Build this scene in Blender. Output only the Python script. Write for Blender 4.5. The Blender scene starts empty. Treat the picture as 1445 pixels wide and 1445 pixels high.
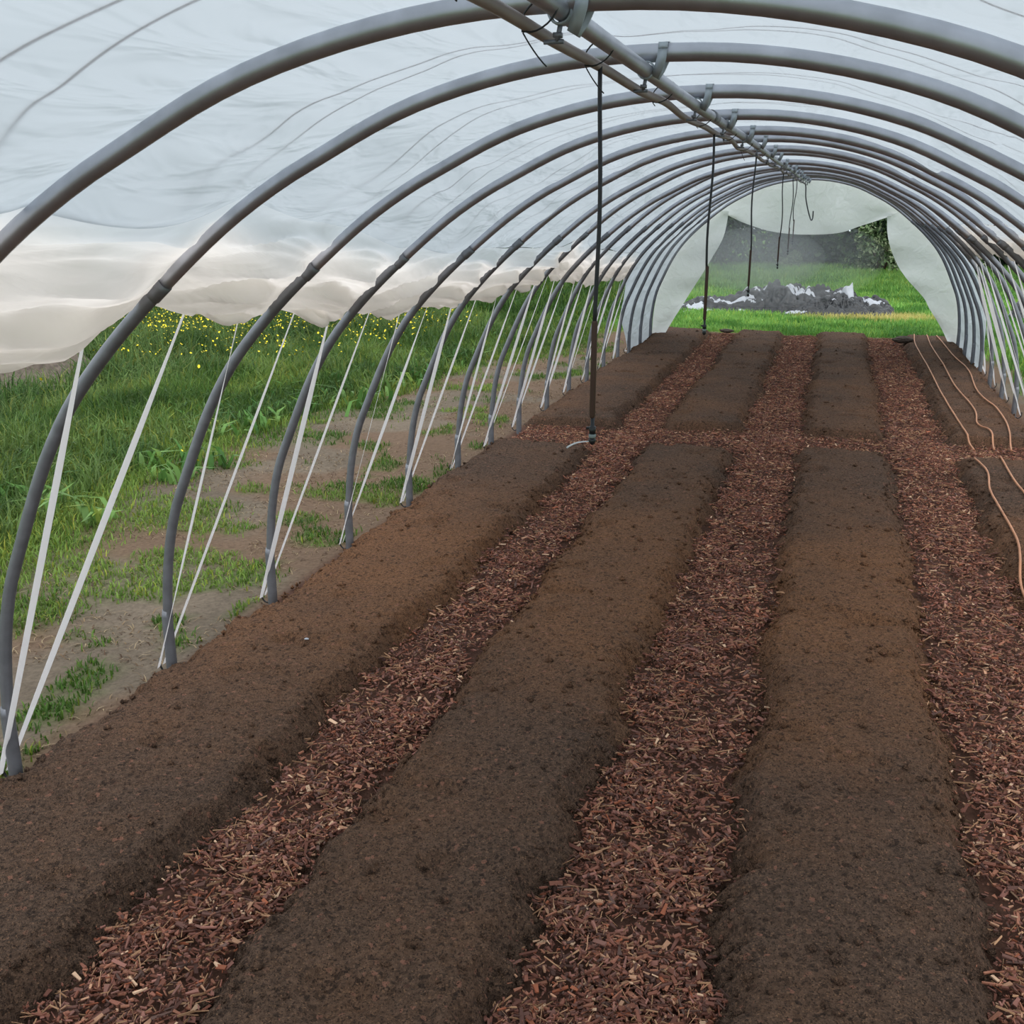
import bpy, math, random
import numpy as np
from mathutils import Matrix, Vector

random.seed(7)
RNG = np.random.default_rng(11)
scene = bpy.context.scene
COL = scene.collection
F, CAMH, PX, PY = 1500.0, 2.0, 1186.0, 288.0      # focal length in pixels, eye height, where the tunnel axis vanishes

# ------------------------------------------------------------------ helpers
def hsh(ix, iy, seed):
    h = (ix.astype(np.int64) * 374761393 + iy.astype(np.int64) * 668265263 + seed * 974634777) & 0xffffffff
    h = ((h ^ (h >> 13)) * 1274126177) & 0xffffffff
    return ((h ^ (h >> 16)) & 0xffffff) / float(0xffffff)

def vn(x, y, seed=0):
    x = np.asarray(x, float); y = np.asarray(y, float)
    x, y = np.broadcast_arrays(x, y)
    ix = np.floor(x); iy = np.floor(y); fx = x - ix; fy = y - iy
    ux = fx * fx * fx * (fx * (fx * 6 - 15) + 10); uy = fy * fy * fy * (fy * (fy * 6 - 15) + 10)
    a = hsh(ix, iy, seed); b = hsh(ix + 1, iy, seed); c = hsh(ix, iy + 1, seed); d = hsh(ix + 1, iy + 1, seed)
    return (a * (1 - ux) + b * ux) * (1 - uy) + (c * (1 - ux) + d * ux) * uy      # 0..1

def fbm(x, y, seed=0, o=4):
    s = 0; a = 0.5; t = 0
    for i in range(o):
        s = s + a * vn(np.asarray(x) * 2 ** i, np.asarray(y) * 2 ** i, seed + i * 17); t += a; a *= 0.5
    return s / t

def sst(a, b, x):
    t = np.clip((np.asarray(x, float) - a) / (b - a), 0, 1)
    return t * t * (3 - 2 * t)

def srgb(r, g, b):
    f = lambda c: (c / 255 / 12.92) if c / 255 <= 0.04045 else ((c / 255 + 0.055) / 1.055) ** 2.4
    return (f(r), f(g), f(b), 1.0)

def lin(cols):
    c = np.asarray(cols, float) / 255
    return np.where(c <= 0.04045, c / 12.92, ((c + 0.055) / 1.055) ** 2.4)

def mesh_np(name, V, Q=None, T=None, mats=(), parent=None, smooth=True, col=None, midx=None, loc=None):
    V = np.asarray(V, np.float32).reshape(-1, 3)
    if loc is not None:
        V = V - np.asarray(loc, np.float32)
    me = bpy.data.meshes.new(name)
    Q = np.zeros((0, 4), np.int32) if Q is None else np.asarray(Q, np.int32).reshape(-1, 4)
    T = np.zeros((0, 3), np.int32) if T is None else np.asarray(T, np.int32).reshape(-1, 3)
    me.vertices.add(len(V)); me.vertices.foreach_set('co', V.ravel())
    nl = Q.size + T.size
    me.loops.add(nl); me.loops.foreach_set('vertex_index', np.concatenate([Q.ravel(), T.ravel()]))
    npoly = len(Q) + len(T)
    me.polygons.add(npoly)
    st = np.concatenate([np.arange(len(Q)) * 4, Q.size + np.arange(len(T)) * 3]).astype(np.int32)
    me.polygons.foreach_set('loop_start', st)
    for m in mats: me.materials.append(m)
    if midx is not None: me.polygons.foreach_set('material_index', np.asarray(midx, np.int32))
    me.polygons.foreach_set('use_smooth', np.full(npoly, smooth, dtype=bool))
    me.update(calc_edges=True); me.validate()
    if col is not None:
        at = me.color_attributes.new('tint', 'FLOAT_COLOR', 'POINT')
        c = np.ones((len(V), 4), np.float32); c[:, :3] = col
        at.data.foreach_set('color', c.ravel())
    o = bpy.data.objects.new(name, me); COL.objects.link(o)
    if loc is not None and parent is None: o.location = loc
    if parent is not None: o.parent = parent
    return o

class MB:
    """collects quads and triangles for one mesh"""
    def __init__(self): self.V = []; self.Q = []; self.T = []; self.n = 0
    def add(self, V, Q=None, T=None):
        V = np.asarray(V, float).reshape(-1, 3)
        if Q is not None and len(Q): self.Q.append(np.asarray(Q, int).reshape(-1, 4) + self.n)
        if T is not None and len(T): self.T.append(np.asarray(T, int).reshape(-1, 3) + self.n)
        self.V.append(V); self.n += len(V)
    def tube(self, P, r, n=10, cap=True):
        P = np.asarray(P, float); N = len(P)
        r = np.full(N, r) if np.isscalar(r) else np.asarray(r, float)
        tg = np.gradient(P, axis=0); tg /= np.linalg.norm(tg, axis=1)[:, None] + 1e-12
        up = np.array([0, 1.0, 0]) if abs(tg[0][1]) < 0.8 else np.array([0, 0, 1.0])
        a = np.cross(tg[0], up); a /= np.linalg.norm(a)
        rings = []
        ang = np.linspace(0, 2 * np.pi, n, endpoint=False)
        for i in range(N):
            a = a - tg[i] * (a @ tg[i]); a /= np.linalg.norm(a)
            b = np.cross(tg[i], a)
            rings.append(P[i] + r[i] * (np.cos(ang)[:, None] * a + np.sin(ang)[:, None] * b))
        V = np.concatenate(rings); Q = []
        j = np.arange(n); k = (j + 1) % n
        for i in range(N - 1):
            Q.append(np.stack([i * n + j, i * n + k, (i + 1) * n + k, (i + 1) * n + j], 1))
        Q = np.concatenate(Q); T = []
        if cap:
            V = np.concatenate([V, P[:1], P[-1:]])
            c0, c1 = N * n, N * n + 1
            T = np.concatenate([np.stack([np.full(n, c0), k, j], 1), np.stack([np.full(n, c1), (N - 1) * n + j, (N - 1) * n + k], 1)])
        self.add(V, Q, T)
    def box(self, c, s, R=None):
        c = np.asarray(c, float); s = np.asarray(s, float) / 2
        v = np.array([[x, y, z] for x in (-1, 1) for y in (-1, 1) for z in (-1, 1)], float) * s
        if R is not None: v = v @ np.asarray(R).T
        self.add(v + c, [[0, 1, 3, 2], [4, 6, 7, 5], [0, 4, 5, 1], [2, 3, 7, 6], [0, 2, 6, 4], [1, 5, 7, 3]])
    def ribbon(self, P, Nrm, w, t):
        """flat strap of width w and thickness t along P; Nrm = face normals"""
        P = np.asarray(P, float); Nrm = np.asarray(Nrm, float)
        tg = np.gradient(P, axis=0); tg /= np.linalg.norm(tg, axis=1)[:, None]
        B = np.cross(tg, Nrm); B /= np.linalg.norm(B, axis=1)[:, None]
        Nn = np.cross(B, tg)
        a, b = B * w * 0.5, Nn * t / 2
        V = np.stack([P - a - b, P + a - b, P + a + b, P - a + b], 1).reshape(-1, 3); Q = []
        for i in range(len(P) - 1):
            for j in range(4):
                Q.append([i * 4 + j, i * 4 + (j + 1) % 4, i * 4 + 4 + (j + 1) % 4, i * 4 + 4 + j])
        e = (len(P) - 1) * 4
        Q += [[3, 2, 1, 0], [e, e + 1, e + 2, e + 3]]
        self.add(V, Q)
    def build(self, name, mat, parent=None, smooth=True, loc=None):
        return mesh_np(name, np.concatenate(self.V), np.concatenate(self.Q) if self.Q else None,
                       np.concatenate(self.T) if self.T else None, [mat], parent, smooth, loc=loc)

def tag(o, label=None, cat=None, group=None, kind=None):
    if label: o['label'] = label
    if cat: o['category'] = cat
    if group: o['group'] = group
    if kind: o['kind'] = kind
    return o

def empty(name, loc, label, cat, group=None):
    o = bpy.data.objects.new(name, None); COL.objects.link(o); o.location = loc
    o.empty_display_size = 0.1
    return tag(o, label, cat, group)

def grid_faces(nr, nc):
    i, j = np.meshgrid(np.arange(nr - 1), np.arange(nc - 1), indexing='ij')
    a = (i * nc + j).ravel()
    return np.stack([a, a + 1, a + nc + 1, a + nc], 1)

# ------------------------------------------------------------------ materials
def new_mat(name):
    m = bpy.data.materials.new(name); m.use_nodes = True
    nt = m.node_tree; nt.nodes.clear()
    return m, nt, nt.nodes, nt.links, nt.nodes.new('ShaderNodeOutputMaterial')

def simple(name, rgb, rough=0.6, metal=0.0, spec=0.4, noise=0.0, nscale=20, bump=0.0, bdist=0.01):
    m, nt, N, L, out = new_mat(name)
    p = N.new('ShaderNodeBsdfPrincipled'); L.new(p.outputs[0], out.inputs[0])
    p.inputs['Roughness'].default_value = rough; p.inputs['Metallic'].default_value = metal
    p.inputs['Specular IOR Level'].default_value = spec
    c = srgb(*rgb)
    p.inputs['Base Color'].default_value = c
    if noise or bump:
        g = N.new('ShaderNodeNewGeometry'); n = N.new('ShaderNodeTexNoise'); n.inputs['Scale'].default_value = nscale; n.inputs['Detail'].default_value = 5
        L.new(g.outputs['Position'], n.inputs['Vector'])
        if noise:
            r = N.new('ShaderNodeValToRGB'); L.new(n.outputs['Fac'], r.inputs[0])
            r.color_ramp.elements[0].position = 0.3; r.color_ramp.elements[1].position = 0.7
            r.color_ramp.elements[0].color = tuple(v * (1 - noise) for v in c[:3]) + (1,)
            r.color_ramp.elements[1].color = tuple(min(1, v * (1 + noise)) for v in c[:3]) + (1,)
            L.new(r.outputs[0], p.inputs['Base Color'])
        if bump:
            b = N.new('ShaderNodeBump'); b.inputs['Strength'].default_value = bump; b.inputs['Distance'].default_value = bdist
            L.new(n.outputs['Fac'], b.inputs['Height']); L.new(b.outputs[0], p.inputs['Normal'])
    return m

def tinted(name, rough=0.8, spec=0.2, transl=0.0, bump=0.0, bscale=60, mottled=0.0):
    m, nt, N, L, out = new_mat(name)
    a = N.new('ShaderNodeAttribute'); a.attribute_name = 'tint'
    p = N.new('ShaderNodeBsdfPrincipled'); p.inputs['Roughness'].default_value = rough; p.inputs['Specular IOR Level'].default_value = spec
    csock = a.outputs['Color']
    g = N.new('ShaderNodeNewGeometry')
    if mottled:
        n = N.new('ShaderNodeTexNoise'); n.inputs['Scale'].default_value = 35; n.inputs['Detail'].default_value = 6; n.inputs['Roughness'].default_value = 0.7
        L.new(g.outputs['Position'], n.inputs['Vector'])
        mr = N.new('ShaderNodeMapRange'); mr.inputs[1].default_value = 0.3; mr.inputs[2].default_value = 0.7; mr.inputs[3].default_value = 1 - mottled; mr.inputs[4].default_value = 1 + mottled
        L.new(n.outputs['Fac'], mr.inputs[0])
        mx = N.new('ShaderNodeVectorMath'); mx.operation = 'SCALE'
        L.new(csock, mx.inputs[0]); L.new(mr.outputs[0], mx.inputs['Scale']); csock = mx.outputs[0]
    L.new(csock, p.inputs['Base Color'])
    if bump:
        n2 = N.new('ShaderNodeTexNoise'); n2.inputs['Scale'].default_value = bscale; n2.inputs['Detail'].default_value = 6
        L.new(g.outputs['Position'], n2.inputs['Vector'])
        b = N.new('ShaderNodeBump'); b.inputs['Strength'].default_value = bump; b.inputs['Distance'].default_value = 0.02
        L.new(n2.outputs['Fac'], b.inputs['Height']); L.new(b.outputs[0], p.inputs['Normal'])
    if transl:
        t = N.new('ShaderNodeBsdfTranslucent'); L.new(csock, t.inputs['Color'])
        x = N.new('ShaderNodeMixShader'); x.inputs[0].default_value = transl
        L.new(p.outputs[0], x.inputs[1]); L.new(t.outputs[0], x.inputs[2]); L.new(x.outputs[0], out.inputs[0])
    else:
        L.new(p.outputs[0], out.inputs[0])
    return m

def film_mat(name, tr, df, transparent, bump=0.25):
    m, nt, N, L, out = new_mat(name)
    g = N.new('ShaderNodeNewGeometry')
    mp = N.new('ShaderNodeMapping'); mp.inputs['Scale'].default_value = (7, 2.0, 7); L.new(g.outputs['Position'], mp.inputs['Vector'])
    n = N.new('ShaderNodeTexNoise'); n.inputs['Scale'].default_value = 1.0; n.inputs['Detail'].default_value = 3; n.inputs['Distortion'].default_value = 0.6
    L.new(mp.outputs[0], n.inputs['Vector'])
    b = N.new('ShaderNodeBump'); b.inputs['Strength'].default_value = bump; b.inputs['Distance'].default_value = 0.06
    L.new(n.outputs['Fac'], b.inputs['Height'])
    t = N.new('ShaderNodeBsdfTranslucent'); t.inputs['Color'].default_value = tr; L.new(b.outputs[0], t.inputs['Normal'])
    d = N.new('ShaderNodeBsdfDiffuse'); d.inputs['Color'].default_value = df; L.new(b.outputs[0], d.inputs['Normal'])
    gl = N.new('ShaderNodeBsdfGlossy'); gl.inputs['Roughness'].default_value = 0.25; L.new(b.outputs[0], gl.inputs['Normal'])
    tp = N.new('ShaderNodeBsdfTransparent')
    ad = N.new('ShaderNodeAddShader'); L.new(t.outputs[0], ad.inputs[0]); L.new(d.outputs[0], ad.inputs[1])
    x1 = N.new('ShaderNodeMixShader'); x1.inputs[0].default_value = transparent; L.new(ad.outputs[0], x1.inputs[1]); L.new(tp.outputs[0], x1.inputs[2])
    x2 = N.new('ShaderNodeMixShader'); x2.inputs[0].default_value = 0.04; L.new(x1.outputs[0], x2.inputs[1]); L.new(gl.outputs[0], x2.inputs[2])
    L.new(x2.outputs[0], out.inputs[0])
    return m

def hem_mat(name, k):
    m = film_mat(name, (1, 1, 1, 1), (0.30, 0.29, 0.28, 1), 0.02, 0.35)
    N, L = m.node_tree.nodes, m.node_tree.links
    a = N.new('ShaderNodeAttribute'); a.attribute_name = 'tint'
    for n in N:
        if n.type == 'BSDF_TRANSLUCENT': L.new(a.outputs['Color'], n.inputs['Color'])
    return m

def soil_mat():
    m, nt, N, L, out = new_mat('bed_soil')
    g = N.new('ShaderNodeNewGeometry'); P = g.outputs['Position']
    def noise(scale, detail=4, rough=0.6):
        n = N.new('ShaderNodeTexNoise'); n.inputs['Scale'].default_value = scale; n.inputs['Detail'].default_value = detail; n.inputs['Roughness'].default_value = rough
        L.new(P, n.inputs['Vector']); return n.outputs['Fac']
    def ramp(sock, stops):
        r = N.new('ShaderNodeValToRGB'); L.new(sock, r.inputs[0]); e = r.color_ramp.elements
        while len(e) < len(stops): e.new(0.5)
        for k, (p_, c_) in enumerate(stops): e[k].position = p_; e[k].color = c_
        return r.outputs[0]
    def mix(f, a, b):
        x = N.new('ShaderNodeMix'); x.data_type = 'RGBA'
        if isinstance(f, float): x.inputs[0].default_value = f
        else: L.new(f, x.inputs[0])
        for s, v in ((x.inputs[6], a), (x.inputs[7], b)):
            if isinstance(v, tuple): s.default_value = v
            else: L.new(v, s)
        return x.outputs[2]
    g1 = lambda v: (v, v, v, 1)
    dark_soil = ramp(noise(60, 6, 0.75), [(0.28, srgb(*SOIL_D)), (0.72, srgb(*SOIL_M))])
    dry = ramp(noise(70, 6, 0.75), [(0.28, srgb(*SOIL_DD)), (0.72, srgb(*SOIL_DM))])
    # dry, orange-brown stretch of the beds half-way down the near section; watered beyond it, darker towards the camera
    sx = N.new('ShaderNodeSeparateXYZ'); L.new(P, sx.inputs[0])
    mr = N.new('ShaderNodeMapRange'); L.new(sx.outputs['Y'], mr.inputs[0]); mr.inputs[1].default_value = 0; mr.inputs[2].default_value = 18
    band = ramp(mr.outputs[0], [(0.15, g1(0.0)), (0.24, g1(0.65)), (0.31, g1(0.9)), (0.36, g1(0.55)), (0.42, g1(0.1)), (0.50, g1(0.2)), (0.60, g1(0.3)), (0.9, g1(0.15))])
    pat = N.new('ShaderNodeMath'); pat.operation = 'ADD'; L.new(band, pat.inputs[0])
    pn = N.new('ShaderNodeMapRange'); L.new(noise(1.3, 4), pn.inputs[0]); pn.inputs[1].default_value = 0.3; pn.inputs[2].default_value = 0.7; pn.inputs[3].default_value = -0.35; pn.inputs[4].default_value = 0.35
    L.new(pn.outputs[0], pat.inputs[1]); pat.use_clamp = True
    c = mix(pat.outputs[0], dark_soil, dry)
    # pale and dark flecks of bark in the compost
    v = N.new('ShaderNodeTexVoronoi'); v.inputs['Scale'].default_value = 230; L.new(P, v.inputs['Vector'])
    sp = N.new('ShaderNodeSeparateColor'); L.new(v.outputs['Color'], sp.inputs[0])
    fl = ramp(sp.outputs[0], [(0.90, g1(0)), (0.985, g1(0.55))])
    c = mix(fl, c, srgb(172, 132, 102))
    v2 = N.new('ShaderNodeTexVoronoi'); v2.inputs['Scale'].default_value = 75; L.new(P, v2.inputs['Vector'])
    sp2 = N.new('ShaderNodeSeparateColor'); L.new(v2.outputs['Color'], sp2.inputs[0])
    c = mix(ramp(sp2.outputs[0], [(0.965, g1(0)), (0.99, g1(0.75))]), c, srgb(168, 118, 98))
    c = mix(ramp(sp2.outputs[1], [(0.86, g1(0)), (0.96, g1(0.6))]), c, srgb(44, 34, 29))
    fd = ramp(sp.outputs[1], [(0.74, g1(0)), (0.9, g1(0.7))])
    c = mix(fd, c, srgb(44, 34, 30))
    p = N.new('ShaderNodeBsdfPrincipled'); p.inputs['Roughness'].default_value = 0.9; p.inputs['Specular IOR Level'].default_value = 0.15
    L.new(c, p.inputs['Base Color'])
    b = N.new('ShaderNodeBump'); b.inputs['Strength'].default_value = 0.9; b.inputs['Distance'].default_value = 0.016
    ma = N.new('ShaderNodeMath'); ma.operation = 'ADD'; L.new(noise(110, 6, 0.75), ma.inputs[0]); L.new(v.outputs['Distance'], ma.inputs[1])
    L.new(ma.outputs[0], b.inputs['Height']); L.new(b.outputs[0], p.inputs['Normal'])
    L.new(p.outputs[0], out.inputs[0])
    return m

SOIL_D, SOIL_M = (60, 47, 39), (138, 110, 92)
SOIL_DD, SOIL_DM = (92, 64, 45), (186, 134, 97)
MAT = {
    'steel': simple('galvanized_steel', (180, 182, 190), 0.42, 0.85, 0.5, 0.12, 14),
    'clamp': simple('pressed_zinc_clamp', (168, 176, 182), 0.5, 0.35, 0.5, 0.12, 30),
    'steel_dark': simple('weathered_steel', (120, 122, 128), 0.45, 0.5, 0.5, 0.15, 20),
    'hose': simple('black_hose', (44, 44, 48), 0.5, 0, 0.4),
    'brown': simple('brown_hose_weight', (74, 54, 46), 0.6, 0, 0.3),
    'pipe': simple('grey_poly_pipe', (142, 128, 122), 0.45, 0, 0.4, 0.12, 9),
    'black': simple('black_plastic', (26, 28, 32), 0.4, 0, 0.5),
    'grey': simple('grey_plastic', (122, 134, 134), 0.4, 0, 0.5),
    'tape': simple('terracotta_drip_tape', (186, 130, 96), 0.5, 0, 0.3, 0.2, 6),
    'soil': soil_mat(),
    'ground': tinted('ground_earth', 0.95, 0.1, 0, 0.6, 40, 0.28),
    'chip': tinted('bark_chip', 0.75, 0.25),
    'grass': tinted('grass_blade', 0.6, 0.25, 0.35),
    'leaf': tinted('leaf', 0.6, 0.3, 0.25),
    'twig': simple('twig', (70, 58, 46), 0.9, 0, 0.1),
    'film': film_mat('polythene', (0.35, 0.383, 0.412, 1), (0.16, 0.165, 0.17, 1), 0.03, 0.8),
    'film_hem': hem_mat('gathered_polythene', 1),
    'film_end': film_mat('end_polythene', (0.55, 0.57, 0.56, 1), (0.22, 0.22, 0.21, 1), 0.06, 0.4),
    'tarp': simple('black_silage_sheet', (24, 26, 30), 0.20, 0, 0.5, 0.35, 6, 0.9, 0.10),
    'tarp_white': simple('white_silage_sheet', (170, 174, 182), 0.35, 0, 0.5, 0.08, 6),
    'clod': simple('dark_clod', (84, 74, 66), 0.9, 0, 0.2, 0.3, 30, 0.5),
    'petal': simple('buttercup_yellow', (236, 214, 40), 0.5, 0, 0.3),
    'mound': simple('grey_earth', (104, 94, 86), 0.95, 0, 0.1, 0.4, 18, 0.8),
}
def cloth_mat():
    m, nt, N, L, out = new_mat('white_webbing')
    d = N.new('ShaderNodeBsdfDiffuse'); d.inputs[0].default_value = (0.90, 0.90, 0.91, 1)
    t = N.new('ShaderNodeBsdfTranslucent'); t.inputs[0].default_value = (0.94, 0.91, 0.91, 1)
    x = N.new('ShaderNodeMixShader'); x.inputs[0].default_value = 0.66; L.new(d.outputs[0], x.inputs[1]); L.new(t.outputs[0], x.inputs[2]); L.new(x.outputs[0], out.inputs[0])
    return m
def water_mat():
    m, nt, N, L, out = new_mat('white_water')
    d = N.new('ShaderNodeBsdfDiffuse'); d.inputs[0].default_value = (0.9, 0.92, 0.95, 1)
    t = N.new('ShaderNodeBsdfTranslucent'); t.inputs[0].default_value = (0.9, 0.92, 0.95, 1)
    x = N.new('ShaderNodeMixShader'); x.inputs[0].default_value = 0.5; L.new(d.outputs[0], x.inputs[1]); L.new(t.outputs[0], x.inputs[2]); L.new(x.outputs[0], out.inputs[0])
    return m
MAT['water'] = water_mat()
MAT['strap'] = cloth_mat()
def mist_mat(dens):
    m, nt, N, L, out = new_mat('water_mist_volume')
    v = N.new('ShaderNodeVolumeScatter'); v.inputs['Color'].default_value = (0.95, 0.97, 1, 1); v.inputs['Density'].default_value = dens; v.inputs['Anisotropy'].default_value = 0.2
    L.new(v.outputs[0], out.inputs['Volume'])
    return m

# ------------------------------------------------------------------ camera
d = np.array([PX - 722.5, PY - 722.5, F]); d /= np.linalg.norm(d)
u = np.array([0, -d[2], d[1]]); u /= np.linalg.norm(u)
r = np.cross(d, u)
if r[0] < 0: r = -r
cx = Vector((r[0], d[0], u[0])); cy = Vector((r[1], d[1], u[1])); cz = Vector((r[2], d[2], u[2]))
cam = bpy.data.cameras.new('camera'); cam.sensor_width = 36; cam.lens = F / 1445 * 36; cam.clip_start = 0.05; cam.clip_end = 300
co = bpy.data.objects.new('camera', cam); COL.objects.link(co)
Rm = Matrix((cx, -cy, -cz)).transposed().to_4x4()
co.matrix_world = Matrix.Translation((0, 0, CAMH)) @ Rm
scene.camera = co

# ------------------------------------------------------------------ world and light
w = bpy.data.worlds.new('overcast_sky'); scene.world = w; w.use_nodes = True
WN, WL = w.node_tree.nodes, w.node_tree.links
bg = WN['Background']
tc = WN.new('ShaderNodeTexCoord'); sp = WN.new('ShaderNodeSeparateXYZ'); WL.new(tc.outputs['Generated'], sp.inputs[0])
rp = WN.new('ShaderNodeValToRGB'); WL.new(sp.outputs['Z'], rp.inputs[0])
rp.color_ramp.elements[0].position = 0.0; rp.color_ramp.elements[0].color = (0.72, 0.78, 0.83, 1)
rp.color_ramp.elements[1].position = 0.8; rp.color_ramp.elements[1].color = (1.02, 1.08, 1.12, 1)
WL.new(rp.outputs[0], bg.inputs[0]); bg.inputs[1].default_value = 1.5
sun = bpy.data.lights.new('veiled_sun', 'SUN'); sun.energy = 1.1; sun.angle = math.radians(50); sun.color = (1, 0.97, 0.92)
so = bpy.data.objects.new('veiled_sun', sun); COL.objects.link(so); so.rotation_euler = (math.radians(28), math.radians(18), 0)
scene.cycles.volume_bounces = 2                      # lets the mist pick up the light that comes through the sheet
vs = scene.view_settings
scene.display_settings.display_device = 'sRGB'
vs.view_transform = 'Standard'; vs.look = 'None'; vs.gamma = 1; vs.exposure = 0.0; vs.use_curve_mapping = False

# ------------------------------------------------------------------ the hoops
CX = -0.44                                            # tunnel centre line
HALF = [(2.19, -0.06), (2.19, 0.16), (2.185, 0.32), (2.16, 0.55), (2.11, 0.76), (2.05, 0.90), (1.97, 1.08), (1.895, 1.23), (1.80, 1.38), (1.71, 1.49),
        (1.58, 1.625), (1.43, 1.76), (1.21, 1.94), (1.02, 2.06), (0.90, 2.12), (0.72, 2.21), (0.55, 2.27), (0.36, 2.315), (0.17, 2.34), (0.0, 2.345)]
ctl = np.array([(-a, b) for a, b in HALF] + [(a, b) for a, b in HALF[-2::-1]])
def catmull(P, n):
    P = np.asarray(P, float); Q = np.concatenate([[2 * P[0] - P[1]], P, [2 * P[-1] - P[-2]]]); out = []
    for i in range(len(P) - 1):
        p0, p1, p2, p3 = Q[i:i + 4]
        for t in np.linspace(0, 1, n, endpoint=False):
            out.append(0.5 * (2 * p1 + (p2 - p0) * t + (2 * p0 - 5 * p1 + 4 * p2 - p3) * t * t + (3 * p1 - p0 - 3 * p2 + p3) * t ** 3))
    out.append(P[-1]); return np.array(out)
dense = catmull(ctl, 12)
for _ in range(30): dense[1:-1] = dense[1:-1] * 0.5 + 0.25 * (dense[:-2] + dense[2:])
sl = np.concatenate([[0], np.cumsum(np.linalg.norm(np.diff(dense, axis=0), axis=1))]); SLEN = sl[-1]
def prof(s):                                          # arc length -> (x, z) of the hoop centre line
    return np.interp(s, sl, dense[:, 0]) + CX, np.interp(s, sl, dense[:, 1])
def prof_n(s):                                        # outward normal
    e = 0.02; x1, z1 = prof(np.asarray(s) - e); x2, z2 = prof(np.asarray(s) + e)
    tx, tz = x2 - x1, z2 - z1; l = np.sqrt(tx * tx + tz * tz) + 1e-9
    return -tz / l, tx / l
top_i = np.argmax(dense[:, 1])
def s_at_z(z, left=True):
    if left: return np.interp(z, dense[:top_i, 1], sl[:top_i])
    return np.interp(-np.asarray(z), -dense[top_i:, 1], sl[top_i:])
RH = 0.021
HY = [0.93, 1.87, 2.71, 3.66, 4.55, 5.48, 6.43, 7.42, 8.25, 9.08, 10.07, 11.0, 11.87, 12.8, 13.7, 14.5, 15.4, 16.3]
HY = np.array(HY); NH = len(HY)
HZ = 1 + 0.006 * np.array([RNG.normal() for _ in HY]); HZ[1] = 0.992; HZ[2] = 1.0; HZ[3] = 1.0; HZ[0] = 0.992; HZ[6] *= 1.0
ORD = ['first', 'second', 'third', 'fourth', 'fifth', 'sixth', 'seventh', 'eighth', 'ninth', 'tenth', 'eleventh', 'twelfth', 'thirteenth',
       'fourteenth', 'fifteenth', 'sixteenth', 'seventeenth', 'eighteenth']
S_PTS = np.linspace(0, SLEN, 110)
NOTE = ['only its shoulder seen at the top left corner', 'arching across the top of the picture above the clamp', 'its left foot lowest in the picture']
PURZ = 2.345 - RH - 0.017
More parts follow.
